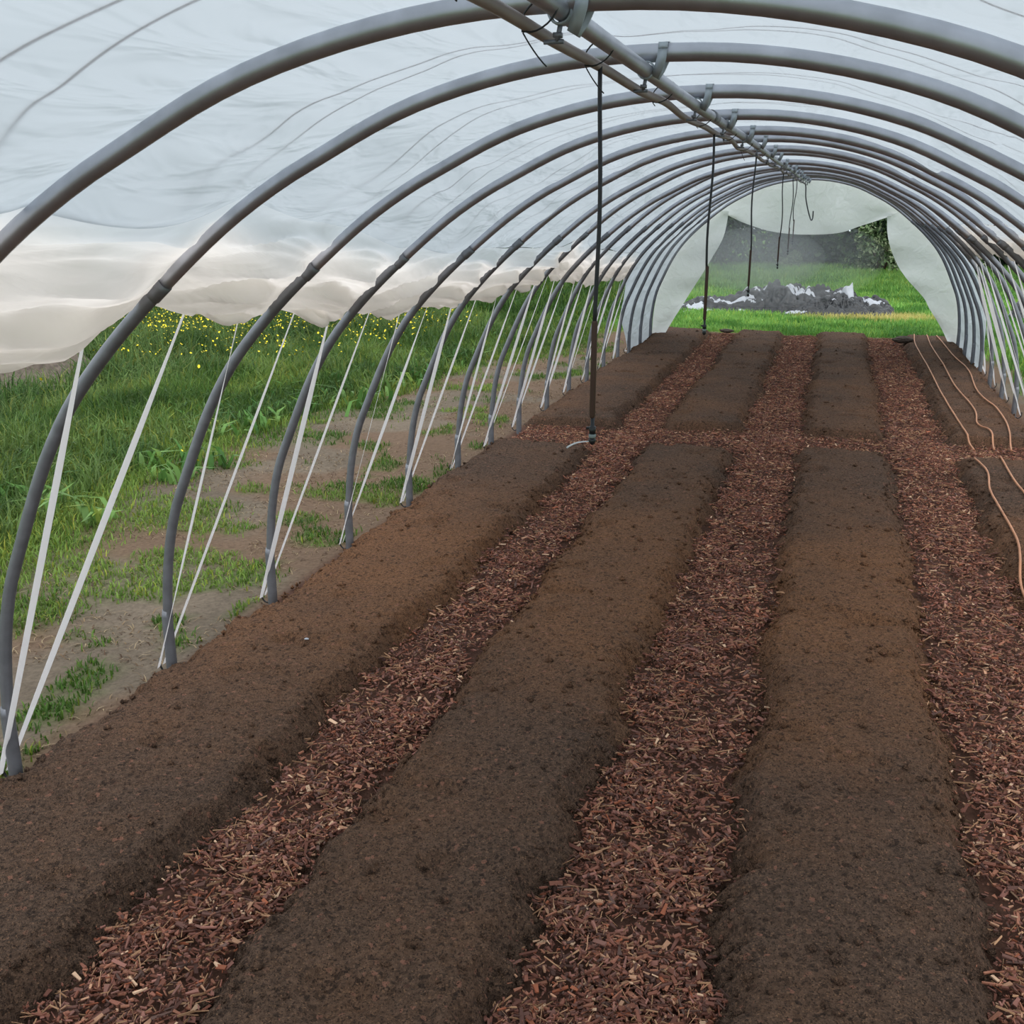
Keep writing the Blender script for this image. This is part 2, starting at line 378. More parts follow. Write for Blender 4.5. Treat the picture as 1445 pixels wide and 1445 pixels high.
def make_hoop(k):
    y = float(HY[k]); zs = float(HZ[k])
    lab = f'grey steel tunnel hoop, {ORD[k]} from the camera end'
    if k < 3: lab += ', ' + ['corner only', 'across the top', 'left foot in view'][k]
    if k == NH - 1: lab = 'grey steel tunnel hoop carrying the plastic end curtain'
    h = empty('tunnel_hoop', (CX, y, 0), lab, 'hoop', 'steel hoops of the tunnel')
    x, z = prof(S_PTS); z = z * zs
    up = z > 1.755 * zs; tri = np.stack([x - CX, np.zeros_like(x), z], 1)
    b = MB(); b.tube(tri[up], RH, 16); b.build('arch_tube', MAT['steel'], h)
    iu = np.where(up)[0]
    for seg in (tri[:iu[0] + 1], tri[iu[-1]:]):
        b = MB(); b.tube(seg, RH - 0.0005, 16); b.build('leg_tube', MAT['steel_dark'], h)
    for sgn in (-1, 1):
        b = MB(); b.tube([(sgn * 2.19, 0, -0.12), (sgn * 2.19, 0, 0.0), (sgn * 2.19, 0, 0.30), (sgn * 2.186, 0, 0.33)], [0.0245, 0.024, 0.0232, 0.0215], 16)
        post = b.build('ground_post', MAT['steel_dark'], h)
        b = MB(); t = np.linspace(-0.4, 3.6, 14)
        b.tube(np.stack([sgn * 2.235 + sgn * 0.03 * np.cos(t), 0.0 * t + 0.02, 0.07 - 0.05 * np.sin(t) * 0.9], 1), 0.0045, 6)
        b.build('strap_hook', MAT['black'], post)
    for s0 in (s_at_z(1.76, True), s_at_z(1.76, False)):
        ss = np.linspace(s0 - 0.03, s0 + 0.03, 4); x, z = prof(ss)
        b = MB(); b.tube(np.stack([x - CX, 0 * x, z * zs], 1), 0.0236, 16); b.build('splice_collar', MAT['steel_dark'], h)
    # saddle clamp that ties the hoop to the ridge pipe
    zc = 2.345 * zs
    b = MB(); a = np.linspace(0, 2 * np.pi, 17)
    for dx in (0.018, 0.052):
        pass
    t = np.linspace(-0.5 * np.pi, 0.5 * np.pi, 9)
    P = [(0.06, -0.02 * 0, zc + 0.0)]
    for sy in (-1, 1):                                   # two legs running down from a saddle over the hoop
        leg = [(0.012, sy * 0.024, zc + 0.006), (0.010, sy * 0.0245, zc - 0.015), (0.002, sy * 0.018, zc - 0.036), (-0.008, sy * 0.008, zc - 0.054)]
        b.ribbon(leg, [(0.001, sy, 0.001)] * 4, np.array([0.022, 0.022, 0.021, 0.020])[:, None], 0.004)
    sad = [(0.012, 0.025 * math.sin(q), zc + 0.006 + 0.022 * math.cos(q)) for q in np.linspace(-1.57, 1.57, 10)]
    b.ribbon(sad, [(0.0001, math.sin(q), math.cos(q)) for q in np.linspace(-1.57, 1.57, 10)], 0.022, 0.004)
    q = np.linspace(0, 2 * np.pi, 18)
    for yy in (0.0,):
        b.ribbon(np.stack([-0.03 + 0.0195 * np.sin(q), np.full(18, yy), PURZ * 1.0 + 0.0195 * np.cos(q)], 1), np.stack([np.sin(q), 0 * q, np.cos(q)], 1), 0.022, 0.004)
    cl = b.build('ridge_clamp', MAT['clamp'], h, True)
    b = MB(); b.tube([(-0.03, 0.0, PURZ - 0.015), (-0.036, 0.0, PURZ - 0.046)], 0.0045, 8)
    b.box((-0.035, 0.0, PURZ - 0.036), (0.014, 0.014, 0.008)); b.box((-0.042, 0.0, PURZ - 0.046), (0.034, 0.007, 0.007))
    b.build('wing_bolt', MAT['steel_dark'], cl)
for k in range(NH): make_hoop(k)

# ------------------------------------------------------------------ ridge pipe and the water line under it
PX0 = -0.47
rg = empty('ridge_pipe', (PX0, 0, PURZ), 'long straight steel ridge pipe running under the crown of all hoops', 'pipe')
b = MB(); yy = np.linspace(-1.0, 16.5, 30); b.tube(np.stack([0 * yy, yy, 0.004 * np.sin(yy * 1.3)], 1), 0.017, 16); b.build('tube', MAT['steel'], rg)
for y0 in (4.1, 10.3):
    b = MB(); b.tube([(0, y0, 0), (0, y0 + 0.16, 0)], 0.0195, 16); b.build('coupling', MAT['steel_dark'], rg)
DROPS = [2.35, 4.53, 6.85, 10.2, 12.19, 13.3]
ip = empty('irrigation_pipe', (PX0 - 0.028, 0, PURZ - 0.02), 'brownish grey plastic water pipe tied beneath the ridge pipe', 'pipe')
yy = np.linspace(-1.0, 16.2, 240)
ipx = -0.012 + 0.006 * np.sin(yy * 2.9) - 0.004 * np.cos(yy * 5.3); ipz = -0.006 - 0.007 * (0.5 - 0.5 * np.cos(2 * np.pi * (yy - 1.5) / 0.92)) + 0.004 * np.sin(yy * 4.1)
tail = [(0.00, 16.19, -0.01), (0.01, 16.24, -0.06), (0.02, 16.25, -0.2), (0.06, 16.25, -0.36), (0.105, 16.25, -0.49), (0.125, 16.25, -0.505), (0.135, 16.25, -0.47), (0.135, 16.25, -0.38)]
P = np.stack([ipx, yy, ipz], 1)
b = MB(); b.tube(P, 0.0105, 12); b.build('tube', MAT['pipe'], ip)
b = MB(); b.tube(catmull(tail, 8), 0.0085, 10); b.build('end_hose', MAT['hose'], ip)
for i, y0 in enumerate([1.45, 1.80, 2.26, 3.1, 4.05, 5.0, 5.9, 6.95, 7.9, 9.4, 11.3, 14.2]):
    b = MB(); q = np.linspace(0, 2 * np.pi, 22)
    e1, e2 = 0.036 * np.cos(q), 0.021 * np.sin(q); b.tube(np.stack([0.010 + 0.81 * e1 - 0.58 * e2, y0 + 0 * q + 0.004 * np.sin(q), 0.007 + 0.58 * e1 + 0.81 * e2], 1), 0.0017, 6, False)
    tt = np.linspace(0, 1, 8); sgn = 1 if i % 3 else 0.6
    tl_ = 1.0 if i in (1, 2, 6) else 0.12
    b.tube(np.stack([-0.018 + 0.035 * tt * sgn * tl_, y0 + 0.02 * tt, -0.02 - 0.065 * tt * tl_ + 0.015 * tt * tt * tl_], 1), 0.0013, 6)
    b.box((-0.016, y0, -0.016), (0.007, 0.007, 0.007))
    b.build('zip_tie', MAT['black'], ip)

ndrop = ['dropper nearest the camera with a white water jet at its tip', 'second hanging sprinkler from the camera, its tip above the far bed end', 'third hanging sprinkler from the camera, its tip above the black tarp heap',
         'fourth hanging sprinkler from the camera, tip against the far grass', 'fifth hanging sprinkler from the camera, tip against the dark hedge', 'farthest hanging sprinkler, thin dark line before the end curtain']
dlab = ['black hanging sprinkler hose nearest the camera, spraying a white jet', 'black hanging sprinkler, second from the camera, tip over the far bed end',
        'black hanging sprinkler, third from the camera, tip over the black sheet heap', 'black hanging sprinkler, fourth from the camera, tip against far grass',
        'black hanging sprinkler, fifth from the camera, tip against the dark hedge', 'black hanging sprinkler farthest away, before the clear end curtain']
TIP = [1.475, 1.48, 1.455, 1.44, 1.48, 1.55]
for i, (y0, lb) in enumerate(zip(DROPS, dlab)):
    x0 = PX0 - 0.035; zt = PURZ - 0.03; tip = TIP[i]
    sp_ = empty('hanging_sprinkler', (x0, y0, tip), lb, 'sprinkler', 'hanging sprinklers under the ridge')
    wz = np.linspace(zt, tip + 0.26, 14); ph = i * 1.7
    wob = (0.006 + 0.003 * i) * np.sin((zt - wz) * 6 + ph) * np.sin(np.pi * (zt - wz) / (zt - tip - 0.2))
    b = MB(); b.tube(np.stack([wob, 0 * wz, wz - tip], 1), 0.0048, 10); b.build('hose', MAT['hose'], sp_)
    b = MB(); b.tube([(0, 0, 0.275), (0, 0, 0.27), (-0.001, 0, 0.06), (-0.001, 0, 0.055)], [0.0055, 0.0068, 0.0068, 0.005], 12); b.build('weight_tube', MAT['brown'], sp_)
    b = MB(); b.tube([(0, 0, 0.06), (0, 0, 0.036), (0, 0, 0.035), (0, 0, 0.018)], [0.0045, 0.0045, 0.0085, 0.0075], 12); b.box((-0.008, 0, 0.031), (0.012, 0.006, 0.006)); b.build('valve', MAT['black'], sp_)
    b = MB(); b.tube([(0, 0, 0.018), (0, 0, 0.016), (0, 0, 0.010), (0, 0, 0.008)], [0.006, 0.0085, 0.0085, 0.006], 14); b.build('swivel_ring', MAT['grey'], sp_)
    b = MB(); b.tube([(0, 0, 0.008), (0, 0, 0.004), (0, 0, -0.004), (0, 0, -0.008)], [0.006, 0.0095, 0.006, 0.002], 12); b.build('spray_head', MAT['black'], sp_)
    if i == 0:
        tt = np.linspace(0, 1, 14)
        b = MB(); b.tube(np.stack([-0.004 - 0.055 * tt, -0.004 * tt, 0.0 - 0.004 * tt - 0.014 * tt ** 3], 1), 0.0013 + 0.0008 * tt, 8); b.build('water_jet', MAT['water'], sp_)

# ------------------------------------------------------------------ polythene cover
HEM_L = [(-3, 1.70), (0.93, 1.72), (1.87, 1.72), (2.71, 1.735), (3.7, 1.63), (4.55, 1.55), (5.5, 1.50), (6.43, 1.46), (7.4, 1.44), (7.95, 1.46), (8.25, 1.54), (8.6, 1.44), (9.08, 1.38), (9.6, 1.34), (10.07, 1.31),
         (11, 1.25), (12.0, 1.22), (12.8, 1.16), (13.1, 1.0), (13.7, 0.62), (14.3, 0.22), (14.6, 0.04), (17, 0.04)]
HEM_R = [(-3, 1.70), (8, 1.66), (9.5, 1.62), (11, 1.56), (12.0, 1.45), (12.5, 1.30), (13.0, 0.85), (13.4, 0.55), (13.9, 0.12), (14.2, 0.04), (17, 0.04)]
def hem(y, H):
    a = np.array(H); return np.interp(y, a[:, 0], a[:, 1])
HYX = np.concatenate([[-2.8, -1.85, -0.9, 0.0], HY, [17.2]])
def bay(y):                                           # 0..1 between one hoop and the next
    i = np.clip(np.searchsorted(HYX, y, side='right') - 1, 0, len(HYX) - 2)
    return (y - HYX[i]) / (HYX[i + 1] - HYX[i]), i
def hz(y): return np.interp(y, HY, HZ)
def film_off(s, y):
    """how far the film stands off the hoop centre line along the outward normal"""
    f, i = bay(y)
    m = np.sin(np.pi * f); m2 = m ** 0.7
    i = i.astype(float)
    fold = (vn(s * 3.1 + 2.3 * i, f * 0.9 + i * 7.3, 5) - 0.5) * 0.07 + (vn(s * 8.0 + f * 1.5, f * 1.6 + i * 3.1, 9) - 0.5) * 0.036
    fold = fold + (vn(s * 1.2, f * 2.2 + i * 3.7, 21) - 0.5) * 0.02
    tuck = np.clip(vn(s * 5 + i, i * 9.1 + f * 0.6, 33) - 0.72, 0, 1) * 0.10
    side = 0.35 + 0.65 * sst(0.35, 1.3, np.abs(s - SLEN / 2))
    side = side * np.where(s > SLEN * 0.62, 0.6, 1.0) * np.where(y > 8, 0.6, 1.0)
    return RH + 0.003 + (-0.042 * m2 + fold * m - 0.6 * tuck * m) * side
NS = 230
ys = []
for a, c in zip(HYX[2:-1], HYX[3:]):
    ys += list(np.linspace(a, c, 19, endpoint=False))
ys = np.array([y for y in ys if y <= 16.36] + [16.4])
def cover_grid(ys, NS):
    zl, zr = hem(ys, HEM_L), hem(ys, HEM_R)
    f, _ = bay(ys)
    droop = np.where(zl > 0.3, 0.05 * np.sin(np.pi * f) * (ys < 12.5), 0)
    droop = np.where((ys > 1.87) & (ys < 2.71), 2.4 * droop, droop)
    s0 = s_at_z(np.maximum(np.where(ys < 12.9, zl + 0.27, zl), 0.03), True); s1 = s_at_z(np.maximum(np.where(ys < 12.3, zr + 0.22, zr), 0.03), False)
    uu = np.linspace(0, 1, NS)
    S = s0[:, None] + (s1 - s0)[:, None] * uu[None, :]
    Y = np.repeat(ys[:, None], NS, 1)
    off = film_off(S, Y)
    x, z = prof(S); nx, nz = prof_n(S)
    return S, np.stack([x + nx * off, Y, z * hz(Y) + nz * off], 2), nx, nz
S, V, nx, nz = cover_grid(ys, NS)
cover = empty('polythene_cover', (CX, 0, 0), 'translucent white plastic sheet stretched over the tunnel hoops, sides rolled up', 'plastic cover')
V[:, :, 0] -= CX
mesh_np('roof_sheet', V.reshape(-1, 3), grid_faces(len(ys), NS), None, [MAT['film']], cover, True)
def hem_mesh(left):
    yv = np.array([y for y in ys if (y <= (12.9 if left else 12.3))]); nv = 64
    f, i = bay(yv); zl = hem(yv, HEM_L if left else HEM_R)
    m = np.sin(np.pi * f)
    droop = 0.022 * m
    if left: droop = np.where((yv > 1.87) & (yv < 2.71), 5.5 * droop, droop)
    v = np.linspace(0, 1, nv)                          # 0 top of the gathered band .. 1 its hanging edge
    H = 0.27 if left else 0.22
    ed = (vn(yv * 2.3, 4.0, 3) - 0.5) * 0.05 + (vn(yv * 9, 4.0, 4) - 0.5) * 0.018
    zz = zl[:, None] - (droop + 0.02)[:, None] * v[None, :] ** 1.3 + H * (1 - v)[None, :] + (ed[:, None]) * v[None, :] ** 2
    s = s_at_z(zz, left)
    Y = np.repeat(yv[:, None], nv, 1); Vv = np.repeat(v[None, :], len(yv), 0)
    M2 = m[:, None]; I = i.astype(float)[:, None]
    ph = 2.2 * vn(Y * 1.1, I * 0 + 1.5, 41) + 0.8 * M2
    fold = np.sin(2 * np.pi * (2.6 * Vv + ph)) * (0.008 + 0.026 * M2) * np.sin(np.pi * Vv) ** 0.5 + np.sin(2 * np.pi * (6.3 * Vv + 1.9 * ph)) * 0.010 * (0.3 + M2) * (0.3 + Vv)
    fold = fold + (vn(Vv * 9, Y * 5, 51) - 0.5) * 0.012 + np.sin(2 * np.pi * (13 * Vv + 3.1 * ph + 1.5 * vn(Y * 2.3, Vv * 2, 53))) * 0.0045
    fold = fold * (1.0 if left else 0.5) * np.where(Y > 8, 0.65, 1.0)
    bl = sst(0.0, 0.22, Vv)
    off = film_off(s, Y) * (1 - bl) + bl * (RH + 0.002 - np.where(Y > 8, 0.03, 0.06) * (1.0 if left else 0.3) * M2 ** 0.7 + fold * (0.25 + 0.75 * M2))
    x, z = prof(s); ax, az = prof_n(s)
    A = np.stack([x + ax * off - CX, Y, z + az * off], 2)
    # the sheet turns up again behind itself, so the edge is a soft roll
    nb = 14; w_ = np.linspace(0, 1, nb)[1:]
    base = A[:, -1, :]; outw = np.array([-1.0 if left else 1.0, 0, 0])
    back = base[:, None, :] + outw * (0.055 * np.sin(np.pi * 0.5 * w_))[None, :, None] * 1.0 + np.array([0, 0, 1.0]) * ((-0.018 * np.sin(np.pi * w_) + 0.22 * w_ ** 2)[None, :, None])
    back[:, :, 0] += (0.10 * w_ ** 2)[None, :] * (1.0 if left else -1.0)
    A = np.concatenate([A, back], 1)
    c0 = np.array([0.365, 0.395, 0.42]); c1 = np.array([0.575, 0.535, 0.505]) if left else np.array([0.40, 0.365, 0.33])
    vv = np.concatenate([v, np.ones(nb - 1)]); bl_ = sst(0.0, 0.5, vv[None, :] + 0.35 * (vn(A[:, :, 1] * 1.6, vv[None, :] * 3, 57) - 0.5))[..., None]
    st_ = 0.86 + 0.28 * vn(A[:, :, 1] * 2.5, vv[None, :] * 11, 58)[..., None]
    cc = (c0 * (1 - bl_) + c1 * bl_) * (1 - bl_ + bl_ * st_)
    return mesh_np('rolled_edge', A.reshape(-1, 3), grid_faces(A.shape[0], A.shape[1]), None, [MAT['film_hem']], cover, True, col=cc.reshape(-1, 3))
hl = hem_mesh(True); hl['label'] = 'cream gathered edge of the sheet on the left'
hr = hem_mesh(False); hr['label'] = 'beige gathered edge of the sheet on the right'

# end curtain: a slack top flap and two side flaps on the last hoop
endc = empty('end_curtain', (CX, 16.42, 0), 'milky plastic end curtain pulled open above and beside the far opening', 'plastic curtain')
def flap(name, top, bot, n=60, m=40, amp=0.05, seed=1):
    top = catmull(top, max(2, n // (len(top) - 1))); bot = catmull(bot, max(2, n // (len(bot) - 1)))
    def rs(P):
        l = np.concatenate([[0], np.cumsum(np.linalg.norm(np.diff(P, axis=0), axis=1))]); t = np.linspace(0, l[-1], n)
        return np.stack([np.interp(t, l, P[:, 0]), np.interp(t, l, P[:, 1])], 1)
    top, bot = rs(top), rs(bot); v = np.linspace(0, 1, m)
    G = top[:, None, :] * (1 - v)[None, :, None] + bot[:, None, :] * v[None, :, None]
    U = np.linspace(0, 1, n)[:, None]
    dy = 0.045 + amp * v[None, :] * (vn(U * 6, v[None, :] * 1.5, seed) - 0.3) + 0.02 * v[None, :] * np.sin(U * 23 + 3 * v[None, :])
    A = np.stack([G[:, :, 0] - CX, dy + 0 * G[:, :, 0], G[:, :, 1]], 2)
    return mesh_np(name, A.reshape(-1, 3), grid_faces(n, m), None, [MAT['film_end']], endc, True)
sx_ = np.linspace(s_at_z(1.90, True), s_at_z(1.90, False), 24); tx, tz = prof(sx_)
flap('top_flap', np.stack([tx, tz + 0.01], 1), [(-1.58, 1.84), (-1.3, 1.72), (-0.95, 1.62), (-0.5, 1.575), (0.0, 1.60), (0.3, 1.70), (0.68, 1.83)], 60, 30, 0.12, 3)
sx_ = np.linspace(s_at_z(1.92, True), s_at_z(0.03, True), 14); tx, tz = prof(sx_)
flap('side_flap', np.stack([tx, tz], 1), [(-1.56, 1.90), (-1.62, 1.55), (-1.78, 1.22), (-2.05, 0.75), (-2.28, 0.36), (-2.45, 0.05)], 60, 20, 0.08, 5)
sx_ = np.linspace(s_at_z(1.90, False), s_at_z(0.03, False), 14); tx, tz = prof(sx_)
flap('side_flap', np.stack([tx, tz], 1), [(0.64, 1.88), (0.68, 1.57), (0.80, 1.25), (0.97, 1.0), (1.24, 0.72), (1.34, 0.56), (1.50, 0.33), (1.66, 0.05)], 60, 20, 0.08, 8)

# ------------------------------------------------------------------ tie-down straps, over the sheet from one hoop foot to the next
def strap(ka, kb, label):
    """from the left foot of hoop ka over the roof to the right foot of hoop kb"""
    dyn = 0.10
    ya, yb = HY[ka] + (dyn if kb > ka else -dyn * 0.2), HY[kb] + (-dyn * 0.2 if kb > ka else dyn)
    s = np.linspace(0.02, SLEN - 0.02, 260); t = s / SLEN
    Y = ya + (yb - ya) * t
    zl, zr = hem(Y, HEM_L) - 0.02, hem(Y, HEM_R) - 0.02
    x, z = prof(s); ax, az = prof_n(s)
    on = ((t < 0.5) & (z > zl)) | ((t >= 0.5) & (z > zr))
    off = film_off(s, Y) + 0.003
    near = np.where(t < 0.5, np.where(Y < 12.9, sst(0.50, 0.28, z - zl), 0), np.where(Y < 12.3, sst(0.45, 0.24, z - zr), 0))
    off = off * (1 - near) + (RH + 0.016) * near
    P = np.stack([x + ax * off, Y, z * hz(Y) + az * off], 1)[on]; Nn = np.stack([ax, 0 * ax, az], 1)[on]
    A = np.array([CX - 2.25, HY[ka] + (0.03 if kb > ka else -0.01), 0.06]); B = np.array([CX + 2.25, HY[kb] + (-0.01 if kb > ka else 0.03), 0.06])
    nf = 26
    tw = [RNG.uniform(-1.3, 1.3), RNG.uniform(-1.3, 1.3)]
    def free(p, q, n0, tws):                            # free span with a lazy twist
        pts, ns = [], []
        for q_ in np.linspace(0, 1, nf):
            c = p * (1 - q_) + q * q_
            ang = tws * math.sin(math.pi * (q_ * 0.9 + 0.05))
            tgv = (q - p) / np.linalg.norm(q - p); n1 = n0 - tgv * (n0 @ tgv); n1 /= np.linalg.norm(n1); b1 = np.cross(tgv, n1)
            pts.append(c); ns.append(n1 * math.cos(ang) + b1 * math.sin(ang))
        return pts, ns
    pa, na = free(A, P[0], Nn[0], tw[0]); pb, nb = free(P[-1], B, Nn[-1], tw[1])
    PP = np.array(pa[:-1] + list(P) + pb[1:]); NN = np.array(na[:-1] + list(Nn) + nb[1:])
    o = empty('tie_down_strap', (float(A[0]), float(A[1]), 0), label, 'strap', 'white straps lashing the sheet down')
    b = MB(); wd = np.full(len(PP), 0.010); q_ = np.arange(nf - 1); wd[:nf - 1] = 0.010 + 0.013 * sst(nf - 2, nf - 9, q_); wd[-(nf - 1):] = wd[:nf - 1][::-1]
    b.ribbon(PP - np.array([A[0], A[1], 0]), NN, wd[:, None], 0.0016); b.build('webbing', MAT['strap'], o, False)
    return o
for k in range(NH - 1):
    strap(k, k + 1, f'white tie-down strap leaning away from the left foot of the {ORD[k]} hoop')
    strap(k + 1, k, f'white tie-down strap leaning back toward the camera from the left foot of the {ORD[k + 1]} hoop')

# ------------------------------------------------------------------ beds
CROSS0, CROSS1, BEND = 8.85, 9.62, 17.35
BEDS = [('left-hand edge bed beside the hoops', -2.66, -1.80), ('second bed from the left', -1.42, -0.665), ('third bed from the left', -0.19, 0.555), ('right-hand bed with the drip lines', 1.03, 1.80)]
def bed_d(x, y, bi, far):
    _, xl, xr = BEDS[bi]
    j = lambda q, sd: (vn(y * 1.7, q, sd) - 0.5) * 0.06 + (vn(y * 6.5, q, sd + 1) - 0.5) * 0.065 + (vn(y * 21, q, sd + 2) - 0.5) * 0.035
    el = xl + j(bi * 3.1, 61); er = xr + j(bi * 5.3 + 40, 71)
    je = (vn(x * 4, bi * 2.0, 81) - 0.5) * 0.12 + (vn(x * 17, bi * 2.0, 82) - 0.5) * 0.05
    yo = -0.35 if bi == 0 else (-0.12 if bi == 1 else 0)
    y0, y1 = (-1.5, CROSS0 + yo) if not far else (CROSS1 + yo * 0.7, BEND)
    return np.minimum(np.minimum(x - el, er - x), np.minimum(y - y0 + je, y1 - y + je))
def bed_h(x, y, bi, far):
    d_ = bed_d(x, y, bi, far)
    e = np.exp(-np.maximum(d_, 0) / 0.07)
    h = 0.105 * sst(-0.01, 0.10, d_) * (1 - 0.3 * e) + 0.016 * (fbm(x * 2, y * 0.8, 91) - 0.5)
    h = h + (fbm(x * 22, y * 22, 95, 3) - 0.5) * (0.008 + 0.095 * e * (d_ > -0.01)) + (vn(x * 70, y * 70, 97) - 0.5) * 0.005
    h = h - 0.03 * np.clip(fbm(x * 4, y * 5.0, 99, 3) - 0.66, 0, 1) / 0.2
    return np.where(d_ < -0.005, -0.03, h)
def bed_mesh(bi, far):
    nm, xl, xr = BEDS[bi]
    if not far:
        yv = [-1.5]
        while yv[-1] < CROSS0 + 0.1: yv.append(yv[-1] + (0.05 if yv[-1] < 1.3 else 0.0065 + 0.0035 * (yv[-1] - 1.3)))
    else:
        yv = [CROSS1 - 0.45]
        while yv[-1] < BEND + 0.1: yv.append(yv[-1] + 0.035)
    yv = np.array(yv); xv = np.arange(xl - 0.08, xr + 0.09, 0.011 if not far else 0.018)
    X, Y = np.meshgrid(xv, yv)
    Z = bed_h(X, Y, bi, far)
    V = [np.stack([X, Y, Z], 2).reshape(-1, 3)]; Q = [grid_faces(len(yv), len(xv))]; n = len(V[0])
    # loose crumbs, most of them along the broken edges
    nc = 6500 if not far else 1500
    cxv = RNG.uniform(xl - 0.02, xr + 0.02, nc); cyv = (1.6 + (CROSS0 - 1.7) * RNG.random(nc) ** 1.5) if not far else RNG.uniform(CROSS1, BEND - 0.1, nc)
    dd = bed_d(cxv, cyv, bi, far); keep = (dd > -0.05) & (RNG.random(nc) < np.where(dd < 0.10, 1.0, 0.10))
    cxv, cyv = cxv[keep], cyv[keep]; nc = len(cxv)
    sz = 0.003 + 0.019 * RNG.random(nc) ** 5
    cz_ = np.maximum(bed_h(cxv, cyv, bi, far), 0.01) + sz * 0.3
    octa = np.array([[1, 0, 0], [-1, 0, 0], [0, 1, 0], [0, -1, 0], [0, 0, 0.8], [0, 0, -0.8]])
    T0 = np.array([[0, 2, 4], [2, 1, 4], [1, 3, 4], [3, 0, 4], [2, 0, 5], [1, 2, 5], [3, 1, 5], [0, 3, 5]])
    jit = octa[None] * RNG.uniform(0.6, 1.4, (nc, 6, 1)) * sz[:, None, None]
    CV = jit + np.stack([cxv, cyv, cz_], 1)[:, None, :]
    T = (T0[None] + 6 * np.arange(nc)[:, None, None]).reshape(-1, 3) + n
    V.append(CV.reshape(-1, 3))
    loc = ((xl + xr) / 2, -1.5 if not far else CROSS1, 0)
    V = np.concatenate(V)
    o = mesh_np('soil_bed', V, Q[0], T, [MAT['soil']], None, True, loc=loc)
    where = 'near half before the cross path' if not far else 'far half beyond the cross path'
    lab = ['soil bed along the left hoop feet', 'soil bed between first and second chip paths', 'soil bed between second and third chip paths', 'soil bed under the drip lines'][bi]
    tag(o, f'{lab}, {where}', 'soil bed', 'raised soil beds in the tunnel')
for bi in range(4):
    for far in (False, True): bed_mesh(bi, far)

# ------------------------------------------------------------------ ground
GB = np.array([(0, -3.7), (2, -3.7), (4, -3.9), (6, -4.4), (7.2, -4.6), (8.5, -4.5), (10, -4.3), (12, -4.0), (15, -3.6), (17, -3.2), (19, -2.7)])
def grassy(x, y):
    """0 bare earth .. 1 full sward"""
    bx = np.interp(y, GB[:, 0], GB[:, 1])
    n = fbm(x * 1.1, y * 1.1, 121, 4) - 0.5; n2 = fbm(x * 3.3, y * 3.3, 131, 3) - 0.5
    left = sst(-0.35, 0.7, (bx - x) + n * 1.7 + n2 * 0.7)
    left = np.maximum(left, 0.75 * sst(0.05, 0.2, n2 + 0.25 * n) * (x < -2.75))
    for (px, py, rr) in ((-4.1, 5.9, 0.35), (-3.9, 4.1, 0.35), (-3.05, 4.95, 0.22), (-2.9, 7.05, 0.28), (-2.85, 2.75, 0.22), (-3.6, 5.1, 0.25), (-4.9, 6.0, 0.4), (-4.6, 5.2, 0.4), (-2.95, 3.25, 0.16)):
        left = np.maximum(left, sst(1.2, 0.3, np.hypot(x - px, y - py) / rr + n2) * 0.95)
    right = sst(1.95, 2.5, x + n * 0.5)
    back = sst(17.3, 17.9, y + n2 * 0.6)
    g = np.where(x < CX, left, right)
    return np.maximum(g, back)
def dry_patch(x, y):
    return np.clip(sst(1.1, 0.25, np.hypot((x - 0.75) / 1.7, (y - 20.7) / 0.85) + 0.6 * (fbm(x * 2, y * 2, 141, 3) - 0.5)), 0, 1)
xs = np.concatenate([np.arange(-14, -2.4, 0.07), np.arange(-2.4, 2, 0.1), np.arange(2, 8, 0.1)]); yg = np.concatenate([np.arange(-3, 12, 0.07), np.arange(12, 24, 0.1)])
X, Y = np.meshgrid(xs, yg)
def ground_h(x, y):
    out = np.where((x < -2.8) | (x > 2.0), 1.0, 0.0)
    return out * ((fbm(x * 0.9, y * 0.9, 151, 3) - 0.5) * 0.07 + (fbm(x * 6, y * 6, 153, 2) - 0.5) * 0.025)
Z = ground_h(X, Y)
g = grassy(X, Y)[..., None]
bare = lin([104, 93, 81]) * (0.78 + 0.5 * fbm(X * 2.2, Y * 2.2, 161, 4)[..., None])
rust = lin([104, 82, 66])
rm = sst(0.46, 0.62, fbm(X * 1.3 + 5, Y * 1.3, 171, 4) + 0.12 * sst(-4.2, -3.0, X) * sst(3.5, 6, Y))[..., None]
bare = bare * (1 - 0.7 * rm) + rust * 0.7 * rm
green = lin([74, 98, 44]) * (0.6 + 0.8 * fbm(X * 3, Y * 3, 181, 3)[..., None])
green = np.where((Y > 17)[..., None], lin([98, 138, 62]), green)
dp = dry_patch(X, Y)[..., None]; green = green * (1 - dp) + lin([188, 178, 112]) * dp
gm = np.where((Y < 17)[..., None] & (X < CX)[..., None], g * (0.55 + 0.45 * sst(0.3, 1.5, np.interp(Y, GB[:, 0], GB[:, 1]) - X)[..., None]), g)
c = bare * (1 - gm) + green * gm
inside = ((X > -2.68) & (X < 1.85) & (Y < 17.4))[..., None]
c = np.where(inside, lin([84, 60, 50]), c)
go = mesh_np('ground', np.stack([X, Y, Z], 2).reshape(-1, 3), grid_faces(len(yg), len(xs)), None, [MAT['ground']], None, True, col=c.reshape(-1, 3)); tag(go, kind='structure')
far_v = np.array([[-70, -12, -0.05], [60, -12, -0.05], [60, 90, -0.05], [-70, 90, -0.05]])
fo = mesh_np('field', far_v, [[0, 1, 2, 3]], None, [MAT['ground']], None, False, col=np.tile(lin([84, 118, 46]), (4, 1))); tag(fo, kind='structure')

